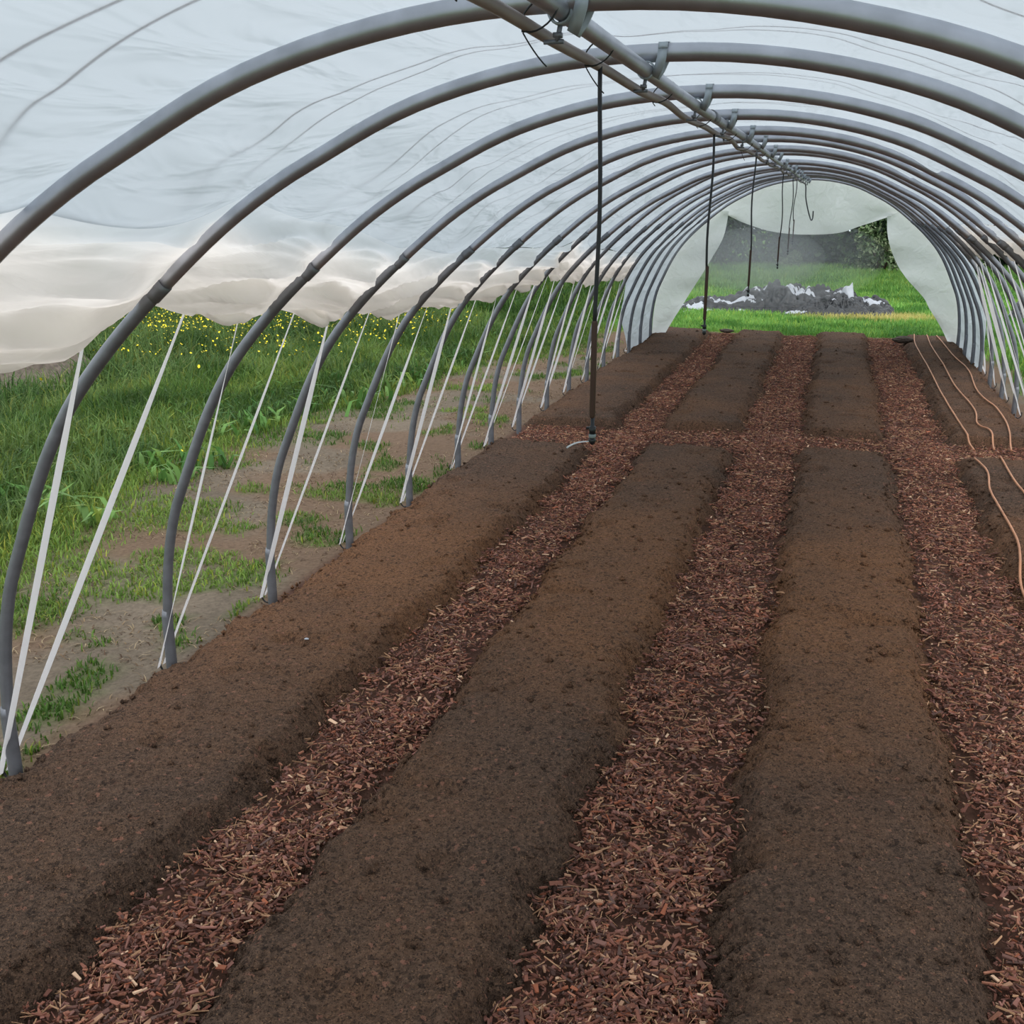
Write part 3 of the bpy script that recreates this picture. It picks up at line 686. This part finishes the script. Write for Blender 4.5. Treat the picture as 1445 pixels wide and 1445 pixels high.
# ------------------------------------------------------------------ bark chips on the paths
CHIPC = lin([(134, 86, 70), (110, 70, 58), (158, 106, 84), (88, 60, 52), (182, 138, 110), (146, 100, 88), (120, 84, 74), (208, 172, 142), (100, 76, 68), (156, 92, 66)])
CHIPP = np.array([.2, .16, .12, .14, .06, .1, .1, .03, .06, .03])
def chips(name, label, sampler, n, seed, scale=1.0):
    R = np.random.default_rng(seed)
    x, y = sampler(R, n); n = len(x)
    L_ = 0.0028 + 0.0085 * R.random(n) ** 1.6 + 0.018 * R.random(n) ** 9
    fib = R.random(n) < 0.16
    W_ = np.minimum(L_ * R.uniform(0.15, 0.7, n), 0.0075); W_ = np.where(fib, 0.0010, W_); L_ = np.where(fib, L_ * 1.7 + 0.004, L_)
    H_ = R.uniform(0.0008, 0.003, n)
    az = R.uniform(0, 2 * np.pi, n); tilt = R.normal(0, 0.22, n); roll = R.normal(0, 0.35, n)
    z = 0.006 + 0.03 * R.random(n) + 0.012 * vn(x * 5, y * 5, 3)
    ca, sa, ct, st, cr, sr = np.cos(az), np.sin(az), np.cos(tilt), np.sin(tilt), np.cos(roll), np.sin(roll)
    ex = np.stack([ca * ct, sa * ct, st], 1)
    e2 = np.stack([-sa, ca, 0 * sa], 1); e3 = np.cross(ex, e2)
    ey = e2 * cr[:, None] + e3 * sr[:, None]; ez = np.cross(ex, ey)
    C = np.stack([x, y, z], 1)
    tp = R.uniform(0.15, 1, n); tq = R.uniform(0.35, 1, n); sk = R.normal(0, 0.35, n) * W_      # ragged ends
    a, b_, h = ex * L_[:, None], ey * W_[:, None], ez * H_[:, None]
    b2 = b_ * tp[:, None]; sh = ey * sk[:, None]; b1 = b_ * tq[:, None]
    V = np.stack([C - a - b1 - h, C + a - b2 - h + sh, C + a + b2 - h + sh, C - a + b1 - h, C - a - b1 + h, C + a - b2 + h + sh, C + a + b2 + h + sh, C - a + b1 + h], 1)
    F0 = np.array([[4, 5, 6, 7], [0, 1, 5, 4], [1, 2, 6, 5], [2, 3, 7, 6], [3, 0, 4, 7], [3, 2, 1, 0]])
    Q = (F0[None] + 8 * np.arange(n)[:, None, None]).reshape(-1, 4)
    cc = CHIPC[R.choice(len(CHIPC), n, p=CHIPP / CHIPP.sum())] * R.uniform(0.7, 1.3, (n, 1)); cc = np.where(fib[:, None] & (R.random(n) < 0.6)[:, None], lin([188, 146, 112]) * R.uniform(0.7, 1.2, (n, 1)), cc)
    cc = cc * (0.8 + 0.4 * fbm(x * 3, y * 3, 311, 3))[:, None]
    o = mesh_np(name, V.reshape(-1, 3), Q, None, [MAT['chip']], None, False, col=np.repeat(cc, 8, 0))
    tag(o, label, 'bark chips', 'bark chip paths', 'stuff')
def path_sampler(x0, x1, left_bed, right_bed):
    def f(R, n):
        y = 1.4 + (17.3 - 1.4) * R.random(n) ** 1.75
        x = R.uniform(x0 - 0.09, x1 + 0.09, n)
        incross = (y > CROSS0 - 0.1) & (y < CROSS1 + 0.1)
        dmax = np.full(n, -1.0)
        for bi in (left_bed, right_bed):
            for far in (False, True): dmax = np.maximum(dmax, bed_d(x, y, bi, far))
        k = (dmax < R.normal(0.0, 0.03, n) + 0.07 * (vn(x * 9, y * 9, 19) - 0.5) - 0.012) & (R.random(n) < 0.35 + 1.1 * sst(0.38, 0.62, fbm(x * 7, y * 7, 313, 3))) & ~(incross & ((x < x0) | (x > x1)))
        return x[k], y[k]
    return f
chips('bark_chips', 'reddish bark chip path between the left edge bed and the second bed', path_sampler(-1.80, -1.42, 0, 1), 95000, 1)
chips('bark_chips', 'reddish bark chip path between the second and third beds', path_sampler(-0.665, -0.19, 1, 2), 110000, 2)
chips('bark_chips', 'reddish bark chip path between the third bed and the drip line bed', path_sampler(0.555, 1.03, 2, 3), 95000, 3)
def cross_sampler(R, n):
    x = R.uniform(-2.6, 1.75, n); y = R.uniform(CROSS0 - 0.4, CROSS1 + 0.15, n)
    dmax = np.full(n, -1.0)
    for bi in range(4):
        for far in (False, True): dmax = np.maximum(dmax, bed_d(x, y, bi, far))
    onp = ((x > -1.8) & (x < -1.42)) | ((x > -0.665) & (x < -0.19)) | ((x > 0.555) & (x < 1.03))
    k = (dmax < R.normal(0, 0.02, n)) & ~(onp & ((y < CROSS0) | (y > CROSS1)))
    return x[k], y[k]
chips('bark_chips', 'reddish bark chip cross path that cuts across all four beds', cross_sampler, 24000, 4)
def end_sampler(R, n):
    x = R.uniform(-1.9, 1.8, n); y = R.normal(17.45, 0.12, n); return x, y

# ------------------------------------------------------------------ drip tape on the right-hand bed
TAPES = [('terracotta drip line leftmost of three on the far half of the right bed', True, [(1.22, 17.2), (1.16, 15.88), (1.17, 13.66), (1.16, 11.62), (1.175, 10.44), (1.19, 9.75), (1.21, 9.25)]),
         ('terracotta drip line in the middle on the far half of the right bed', True, [(1.40, 17.2), (1.36, 15.9), (1.36, 14.02), (1.34, 12.36), (1.38, 10.87), (1.33, 10.15), (1.40, 9.85), (1.37, 9.3)]),
         ('terracotta drip line rightmost on the far half of the right bed', True, [(1.53, 17.1), (1.56, 14.95), (1.60, 13.5), (1.53, 11.95), (1.59, 11.01), (1.58, 10.22), (1.50, 9.3)]),
         ('thick terracotta drip line on the near half of the right bed, left one', False, [(1.15, 8.70), (1.19, 8.26), (1.14, 7.68), (1.145, 7.05), (1.14, 6.45), (1.07, 5.74), (1.10, 5.0), (1.2, 3.8), (1.18, 2.0)]),
         ('thick terracotta drip line on the near half of the right bed, right one', False, [(1.35, 8.85), (1.34, 8.26), (1.35, 7.65), (1.37, 6.8), (1.33, 5.5), (1.36, 3.5), (1.35, 2.0)])]
for lb, far, pts in TAPES:
    P = catmull(pts, 14)
    z = np.maximum(np.where(bed_d(P[:, 0], P[:, 1], 3, far) > 0.06, 0.11, 0.06), bed_h(P[:, 0], P[:, 1], 3, far) + 0.010)
    for _ in range(6): z[1:-1] = np.maximum(z[1:-1], 0.5 * (z[:-2] + z[2:]))
    z = z + 0.003
    A = np.array([P[0, 0], P[0, 1], 0])
    b = MB(); b.tube(np.stack([P[:, 0], P[:, 1], z], 1), 0.0072, 10)
    tag(b.build('drip_line', MAT['tape'], None, loc=A), lb, 'drip line', 'drip lines on the right bed')

# a dark lump and a flat pale stone at the far bed ends
def blob(name, c, s, mat, seed, label, cat, sub=26):
    th = np.linspace(0, np.pi, sub); ph = np.linspace(0, 2 * np.pi, sub * 2)
    T_, P_ = np.meshgrid(th, ph, indexing='ij')
    rr = 0.75 + 0.5 * fbm(np.cos(P_) * 2 * np.sin(T_) + 5, np.sin(P_) * 2 * np.sin(T_) + np.cos(T_) * 2 + 9, seed, 3)
    V = np.stack([rr * np.sin(T_) * np.cos(P_) * s[0], rr * np.sin(T_) * np.sin(P_) * s[1], rr * np.cos(T_) * s[2]], 2)
    o = mesh_np(name, V.reshape(-1, 3) + np.array(c), grid_faces(sub, sub * 2), None, [mat], None, True, loc=c)
    return tag(o, label, cat)
blob('soil_clod', (1.02, 16.4, 0.12), (0.13, 0.10, 0.05), MAT['clod'], 3, 'long dark lump lying at the far end of the right-hand bed', 'clod')
blob('flat_stone', (-1.55, 17.0, 0.10), (0.11, 0.07, 0.03), MAT['clod'], 5, 'flat dark stone at the far end of the left beds', 'stone')
blob('pale_stone', (-2.17, 4.03, 0.102), (0.011, 0.008, 0.005), MAT['tarp_white'], 7, 'small white stone on the left bed near the third hoop', 'stone', 12)

# ------------------------------------------------------------------ grass
def blades(name, label, x, y, h, wdt, col, lean=0.35, seed=1, z0=None, group=None, cat='grass'):
    R = np.random.default_rng(seed); n = len(x)
    az = R.uniform(0, 2 * np.pi, n); ln = np.abs(R.normal(lean, 0.25, n)) * h
    z = ground_h(x, y) - 0.005 if z0 is None else z0
    az2 = az + R.normal(1.57, 0.5, n)
    bx, by = np.cos(az2) * wdt, np.sin(az2) * wdt; lx, ly = np.cos(az) * ln, np.sin(az) * ln
    V = np.stack([np.stack([x - bx, y - by, z], 1), np.stack([x + bx, y + by, z], 1),
                  np.stack([x - bx * .8 + lx * .35, y - by * .8 + ly * .35, z + h * 0.6], 1), np.stack([x + bx * .8 + lx * .35, y + by * .8 + ly * .35, z + h * 0.6], 1),
                  np.stack([x + lx, y + ly, z + h * np.clip(1 - 0.35 * (ln / h) ** 2, 0.5, 1)], 1)], 1).reshape(-1, 3)
    i = 5 * np.arange(n)
    Q = np.stack([i, i + 1, i + 3, i + 2], 1); T = np.stack([i + 2, i + 3, i + 4], 1)
    o = mesh_np(name, V, Q, T, [MAT['grass']], None, True, col=np.repeat(col, 5, 0))
    return tag(o, label, cat, group, 'stuff')
def gcol(n, base, R, x, y, spread=0.35):
    c = lin(base)[None, :] * R.uniform(1 - spread, 1 + spread, (n, 1))
    cl = fbm(x * 1.7 + 31, y * 1.7, 207, 3) + R.normal(0, 0.08, n)
    c = np.where((cl > 0.56)[:, None], c * np.array([1.55, 1.3, 1.5]), np.where((cl < 0.42)[:, None], c * np.array([0.62, 0.7, 0.7]), c))
    yel = (R.random(n) < 0.12)[:, None]
    return np.where(yel, c * np.array([1.7, 1.2, 0.9]), c) * (0.75 + 0.5 * fbm(x * 0.8, y * 0.8, 201, 3))[:, None]
R = np.random.default_rng(77)
# sparse tufts on the bare strip and the edge of the sward
n = 420000; y = 1.8 + 16 * R.random(n) ** 1.5; x = R.uniform(-7.0, -2.72, n)
gg = grassy(x, y); k = R.random(n) < gg ** 1.3 * 0.6; x, y = x[k], y[k]; dist = np.interp(y, GB[:, 0], GB[:, 1]) - x
hh = (0.035 + 0.05 * R.random(len(x))) * (0.7 + 1.5 * np.clip(dist, 0, 2))
blades('grass', 'short patchy grass on the bare strip outside the left hoop feet', x, y, hh, 0.0035 + 0.0015 * R.random(len(x)), gcol(len(x), (92, 122, 52), R, x, y), 0.6, 2)
# withered stalks lying on the bare strip
n = 20000; y = 1.8 + 15 * R.random(n) ** 1.2; x = R.uniform(-5.2, -2.72, n); k = fbm(x * 2, y * 2, 236, 3) > 0.42; x, y = x[k], y[k]
sc_ = lin([(168, 148, 118), (126, 104, 80), (96, 74, 58), (142, 120, 92)])[R.integers(0, 4, len(x))] * R.uniform(0.7, 1.2, (len(x), 1))
blades('dead_grass', 'withered brown stalks lying flat on the bare strip by the left hoop feet', x, y, 0.015 + 0.02 * R.random(len(x)), 0.0022 + 0.002 * R.random(len(x)), sc_, 2.2, 12)
# tall meadow on the left
n = 210000; y = 4.5 + 34 * R.random(n) ** 1.25; x = -3.6 - (5 + 0.62 * y) * R.random(n)
bx = np.interp(np.minimum(y, 19), GB[:, 0], GB[:, 1]); k = (x < bx - 0.5) & (x > -0.85 * y - 2.5) & (np.hypot((x + 9.2) / 1.25, (y - 9.9) / 1.25) + 0.5 * (fbm(x * 2, y * 2, 239, 3) - 0.5) > 1.0); x, y = x[k], y[k]
dist = np.interp(np.minimum(y, 19), GB[:, 0], GB[:, 1]) - x
hh = (0.16 + 0.25 * R.random(len(x))) * (0.45 + 0.55 * sst(0.3, 3.0, dist)) * (0.6 + 0.8 * fbm(x * 0.7, y * 0.7, 211, 3)) * 1.15
ww = (0.0035 + 0.00035 * y) * R.uniform(0.7, 1.4, len(x))
mc = gcol(len(x), (80, 108, 54), R, x, y, 0.4); mc = mc * np.where((y > 17)[:, None], np.array([0.72, 0.85, 0.6]), 1.0)
blades('meadow_grass', 'tall dark green meadow grass and weeds beyond the bare strip on the left', x, y, hh, ww, mc, 0.6, 3)
# broad leaved weeds
n = 9000; y = 5.5 + 14 * R.random(n) ** 1.2; x = -4.4 - (2 + 0.5 * y) * R.random(n); k = (x > -0.8 * y - 2.5) & (fbm(x * 1.3, y * 1.3, 221, 3) > 0.5); x, y = x[k], y[k]
blades('broadleaf_weeds', 'broad pale leaved weeds among the left meadow grass', x, y, 0.10 + 0.16 * R.random(len(x)), 0.014 + 0.012 * R.random(len(x)), gcol(len(x), (92, 132, 66), R, x, y, 0.3), 0.9, 4, cat='weeds')
# lawn beyond the tunnel
n = 230000; y = 17.45 + 18 * R.random(n) ** 1.35; x = -8 + 18 * R.random(n)
gg = grassy(x, y); k = (R.random(n) < gg) & (x > -0.36 * y) & (x < 0.33 * y + 1.0) & ~((x > -2.7) & (x < 1.0) & (y > 21.1) & (y < 22.6)); x, y = x[k], y[k]
dp = dry_patch(x, y)[:, None]; lc = gcol(len(x), (106, 154, 72), R, x, y, 0.25); lc = lc * (1 - dp) + lin([196, 186, 118]) * dp * R.uniform(0.8, 1.2, (len(x), 1))
tall = sst(23, 30, y)
hh = (0.05 + 0.07 * R.random(len(x))) * (1 + 1.8 * tall)
lc = lc * (1 - 0.25 * tall[:, None])
blades('lawn_grass', 'bright green grass beyond the open far end of the tunnel', x, y, hh, 0.006 + 0.0004 * (y - 17), lc, 0.45, 5)
n = 60000; y = 6 + 13 * R.random(n); x = 2.0 + 5 * R.random(n); k = (x < 0.32 * y + 0.6) & (R.random(n) < grassy(x, y)); x, y = x[k], y[k]
blades('verge_grass', 'bright green grass outside the hoops on the right', x, y, 0.06 + 0.09 * R.random(len(x)), np.full(len(x), 0.006), gcol(len(x), (102, 148, 66), R, x, y, 0.3), 0.4, 6)
# buttercups
n = 4200; x = R.normal(-7.9, 2.0, n); y = 13.6 + R.normal(0, 1.6, n) + (x + 8.2) * -0.35
k = (fbm(x * 1.2, y * 1.2, 231, 3) > 0.45) & (x < -4.8); x, y = x[k], y[k]
x = np.concatenate([x, [-5.0, -5.25, -4.75, -4.4, -4.45, -7.0, -6.2]]); y = np.concatenate([y, [7.2, 7.5, 7.0, 6.6, 6.75, 9.5, 8.0]])
z = 0.40 + 0.16 * R.random(len(x)); z[-7:] = 0.16; rr = 0.008 + 0.006 * R.random(len(x))
ang = np.linspace(0, 2 * np.pi, 5, endpoint=False); tl = R.normal(0, 0.5, (len(x), 2))
rim = np.stack([np.cos(ang)[None] * rr[:, None] + x[:, None], np.sin(ang)[None] * rr[:, None] + y[:, None], z[:, None] + 0.35 * rr[:, None] + (np.cos(ang)[None] * tl[:, :1] + np.sin(ang)[None] * tl[:, 1:]) * rr[:, None]], 2)
V = np.concatenate([rim, np.stack([x, y, z], 1)[:, None, :]], 1).reshape(-1, 3)
i = 6 * np.arange(len(x)); T = np.concatenate([np.stack([i + j, i + (j + 1) % 5, i + 5], 1) for j in range(5)])
tag(mesh_np('buttercups', V, None, T, [MAT['petal']], None, True), 'drift of small yellow buttercup flowers in the left meadow', 'flowers', None, 'stuff')

# ------------------------------------------------------------------ earth mound at the left
xv, yv = np.linspace(-11.6, -8.0, 90), np.linspace(9.0, 12.0, 80); X, Y = np.meshgrid(xv, yv)
rr = np.hypot((X + 9.6) / 1.55, (Y - 10.4) / 1.35)
Z = 0.85 * sst(1.05, 0.1, rr) * (0.7 + 0.6 * fbm(X * 2, Y * 2, 241, 4)) + (fbm(X * 8, Y * 8, 243, 3) - 0.5) * 0.16 * sst(1.1, 0.5, rr) - 0.03
tag(mesh_np('earth_mound', np.stack([X, Y, Z], 2).reshape(-1, 3), grid_faces(80, 90), None, [MAT['mound']], None, True, loc=(-9.9, 10.5, 0)), 'bare grey brown heap of earth in the meadow at the far left', 'earth heap')

# ------------------------------------------------------------------ crumpled black sheet beyond the far end
xv, yv = np.linspace(-2.95, 1.15, 300), np.linspace(20.55, 23.0, 180); X, Y = np.meshgrid(xv, yv)
top = np.interp(X, [-2.95, -2.7, -2.3, -1.9, -1.6, -1.2, -0.9, -0.6, -0.2, 0.2, 0.55, 0.85, 1.02, 1.15], [0.0, 0.14, 0.26, 0.30, 0.42, 0.54, 0.56, 0.46, 0.44, 0.42, 0.27, 0.25, 0.20, 0.0])
yc = 21.7 + 0.15 * np.sin(X * 2); env = sst(1.0, 0.15, np.abs(Y - yc) / (0.95 + 0.25 * np.sin(X * 1.7 + 1)))
wx = X + 0.25 * (fbm(X * 2, Y * 2, 251, 3) - 0.5); wy = Y + 0.25 * (fbm(X * 2 + 7, Y * 2, 253, 3) - 0.5)
bil = lambda q: np.abs(2 * q - 1)
ridge = bil(vn(wx * 2.1 + wy * 0.8, wy * 2.6, 255)) ** 0.7; ridge2 = bil(vn(wx * 5.0 - wy * 2, wy * 5.5 + wx, 257)) ** 0.7; ridge3 = bil(vn(wx * 12 + wy * 4, wy * 11, 258)) ** 0.8
Z = top * env ** 0.8 * (0.50 + 0.42 * ridge + 0.26 * ridge2 + 0.17 * ridge3) + (0.05 * ridge2 + 0.045 * ridge3) * np.minimum(env * 2, 1) - 0.01
Z = np.where(env < 0.01, -0.03, Z * 0.86)
heap = empty('crumpled_sheet', (-0.9, 21.7, 0), 'heap of crumpled black plastic sheeting on the grass beyond the tunnel', 'plastic sheet')
A = np.stack([X + 0.9, Y - 21.7, Z], 2); Qf = grid_faces(180, 300)
wm = (fbm(wx * 1.6 + 2, wy * 7.0 + wx * 2, 259, 3) > 0.68) & (env > 0.02)
wm = (wm & (X < 0.3)) | ((X > 0.42) & (X < 0.95) & (np.abs(Y - 21.62 - 0.1 * np.sin(X * 6)) < 0.10 + 0.06 * np.sin(X * 11)))
wmask = wm.ravel()[Qf].mean(1) > 0.6
ed = ((env > 0.005) & (env < 0.14) & (fbm(X * 3, Y * 3, 263, 3) > 0.52)).ravel()[Qf].mean(1) > 0.5
mesh_np('black_side', A.reshape(-1, 3), Qf, None, [MAT['tarp'], MAT['tarp_white']], heap, True, midx=(wmask | ed).astype(int))
def fold_piece(cx_, cy_, pts, name):
    b = MB(); Vp = np.array(pts, float); 
    n = 10; u_, v_ = np.meshgrid(np.linspace(0, 1, n), np.linspace(0, 1, n), indexing='ij')
    Pp = (Vp[0] * (1 - u_)[..., None] + Vp[1] * u_[..., None]) * (1 - v_)[..., None] + (Vp[3] * (1 - u_)[..., None] + Vp[2] * u_[..., None]) * v_[..., None]
    Pp = Pp + np.stack([0 * u_, 0.06 * np.sin(u_ * 5 + v_ * 3), 0.02 * np.sin(u_ * 7)], 2)
    o = mesh_np(name, Pp.reshape(-1, 3), grid_faces(n, n), None, [MAT['tarp_white']], heap, True)
    md = o.modifiers.new('thick', 'SOLIDIFY'); md.thickness = 0.006
    return o
q = fold_piece(0, 0, [(0.98, -0.3, 0.16), (1.30, -0.25, 0.20), (1.24, -0.1, 0.56), (1.08, -0.12, 0.46)], 'white_corner'); q['label'] = 'pale underside corner standing up'

# dark things outside on the right
xv, yv = np.linspace(-0.6, 0.6, 60), np.linspace(-0.45, 0.45, 50); X, Y = np.meshgrid(xv, yv)
rr = np.hypot(X / 0.58, Y / 0.42); rd = 1 - np.abs(2 * vn(X * 5 + 3, Y * 5, 271) - 1)
Z = sst(1.0, 0.3, rr) * (0.28 + 0.34 * rd) - 0.02
o = mesh_np('plastic_bundle', np.stack([X + 3.55, Y + 21.2, Z], 2).reshape(-1, 3), grid_faces(50, 60), None, [MAT['tarp'], MAT['tarp_white']], None, True, midx=((fbm(X * 3, Y * 3, 273, 2) > 0.72).ravel()[grid_faces(50, 60)].mean(1) > 0.6).astype(int), loc=(3.55, 21.2, 0))
tag(o, 'small black plastic bundle on the grass outside the right hoops', 'plastic sheet')

# ------------------------------------------------------------------ hedge
def bush_meshes(seed, rx, rz, nleaf, cols, lsz):
    R = np.random.default_rng(seed)
    # leaf clusters on a set of lobes
    nl = 26; lob = R.normal(0, 1, (nl, 3)); lob /= np.linalg.norm(lob, axis=1)[:, None]; lob *= R.uniform(0.35, 0.85, (nl, 1)); lob[:, 2] = np.abs(lob[:, 2]) * 1.05 - 0.05
    lid = R.integers(0, nl, nleaf); dv = R.normal(0, 1, (nleaf, 3)); dv /= np.linalg.norm(dv, axis=1)[:, None]
    P = lob[lid] + dv * (R.uniform(0.16, 0.34, nl)[lid] * R.uniform(0.75, 1.05, nleaf))[:, None]
    P = P * np.array([rx, rx * 0.8, rz]); P[:, 2] = np.maximum(P[:, 2] + 0.05, 0.03)
    a = R.normal(0, 1, (nleaf, 3)); a /= np.linalg.norm(a, axis=1)[:, None]; bb = np.cross(a, dv); bb /= np.linalg.norm(bb, axis=1)[:, None] + 1e-9
    s = lsz * R.uniform(0.6, 1.5, nleaf)[:, None]
    V = np.stack([P - a * s, P - bb * s * .55, P + a * s, P + bb * s * .55], 1).reshape(-1, 3); i = 4 * np.arange(nleaf)
    Q = np.stack([i, i + 1, i + 2, i + 3], 1)
    cc = lin(cols)[R.integers(0, len(cols), nleaf)] * R.uniform(0.6, 1.35, (nleaf, 1)) * R.uniform(0.7, 1.25, nl)[lid][:, None]
    fo = mesh_np('foliage', V, Q, None, [MAT['leaf']], None, False, col=np.repeat(cc, 4, 0))
    b = MB()
    for j in range(12):
        e = lob[j] * np.array([rx, rx * 0.8, rz]); mid = e * 0.5 + np.array([0, 0, 0.1]); b.tube([(e[0] * .1, e[1] * .1, -0.05), tuple(mid), tuple(e)], [0.05, 0.03, 0.01], 6)
    st = b.build('branches', MAT['twig'])
    return fo, st
DARK = [(40, 62, 34), (30, 48, 28), (52, 78, 42), (36, 50, 36), (70, 92, 54)]
GREYG = [(84, 104, 66), (104, 122, 84), (66, 88, 52), (140, 150, 116)]
protos = [bush_meshes(301, 2.1, 3.9, 5200, DARK, 0.075), bush_meshes(302, 2.3, 4.4, 5200, DARK, 0.085), bush_meshes(303, 1.0, 1.5, 2600, GREYG, 0.055)]
used = [False] * 3
def bush(kind, x, y, rot, sc, label, group=None):
    o = empty('hedge_bush' if kind < 2 else 'pale_shrub', (x, y, -0.02), label, 'bush', group)
    for part in protos[kind]:
        c = part if not used[kind] else part.copy()
        if used[kind]: COL.objects.link(c)
        c.parent = o
    used[kind] = True
    o.rotation_euler = (0, 0, rot); o.scale = (sc, sc, sc)
DL = 'tall dark green bush in the dense hedge closing off the field'
i = 0
for x in np.arange(-23, 13, 2.4):
    bush(i % 2, x + random.uniform(-.3, .3), 36.0 + random.uniform(-.6, .6) + (1.5 if i % 3 == 0 else 0), random.uniform(0, 6.2), random.uniform(0.85, 1.1), DL, 'dark hedge behind the field'); i += 1
for x in np.arange(-22, 14, 2.6):
    bush(i % 2, x + random.uniform(-.3, .3), 39.4, random.uniform(0, 6.2), random.uniform(1.05, 1.25), DL, 'dark hedge behind the field'); i += 1
for x, y, s in ((6.6, 25, 0.72), (8.3, 29, 0.8), (10.3, 33, 0.9), (7.6, 34, 0.85), (5.6, 36.5, 0.9)):
    bush(i % 2, x, y, random.uniform(0, 6.2), s, 'dark green bush outside the right hoops, seen below the rolled sheet', 'dark bushes right of the tunnel'); i += 1
bush(2, 1.25, 33.2, 0.4, 1.1, 'pale grey green shrub at the right foot of the hedge')
bush(2, -1.3, 34.3, 2.4, 0.5, 'small grey green shrub in front of the middle of the hedge')
bush(2, 3.6, 33.6, 4.0, 0.85, 'grey green shrub half hidden behind the right end flap')

# ------------------------------------------------------------------ drifting water mist
def mist(c, s, dens, label):
    th = np.linspace(0, np.pi, 20); ph = np.linspace(0, 2 * np.pi, 33)[:-1]
    V = [[0, 0, s[2]]]
    for t in th[1:-1]:
        for p in ph: V.append([s[0] * math.sin(t) * math.cos(p), s[1] * math.sin(t) * math.sin(p), s[2] * math.cos(t)])
    V.append([0, 0, -s[2]]); n = len(ph); Q = []; T = []
    for j in range(n): T.append([0, 1 + j, 1 + (j + 1) % n]); e = 1 + (len(th) - 3) * n; T.append([len(V) - 1, e + (j + 1) % n, e + j])
    for i_ in range(len(th) - 3):
        for j in range(n): a = 1 + i_ * n; Q.append([a + j, a + n + j, a + n + (j + 1) % n, a + (j + 1) % n])
    o = mesh_np('water_mist', np.array(V), Q, T, [mist_mat(dens)], None, True); o.location = c
    tag(o, label, 'mist', None, 'stuff')
mist((-0.75, 13.0, 1.40), (1.3, 3.0, 0.50), 0.055, 'faint white water mist around the far hanging sprinklers')
mist((-0.85, 12.4, 1.42), (0.75, 1.8, 0.34), 0.11, 'denser core of the drifting water mist far down the tunnel')
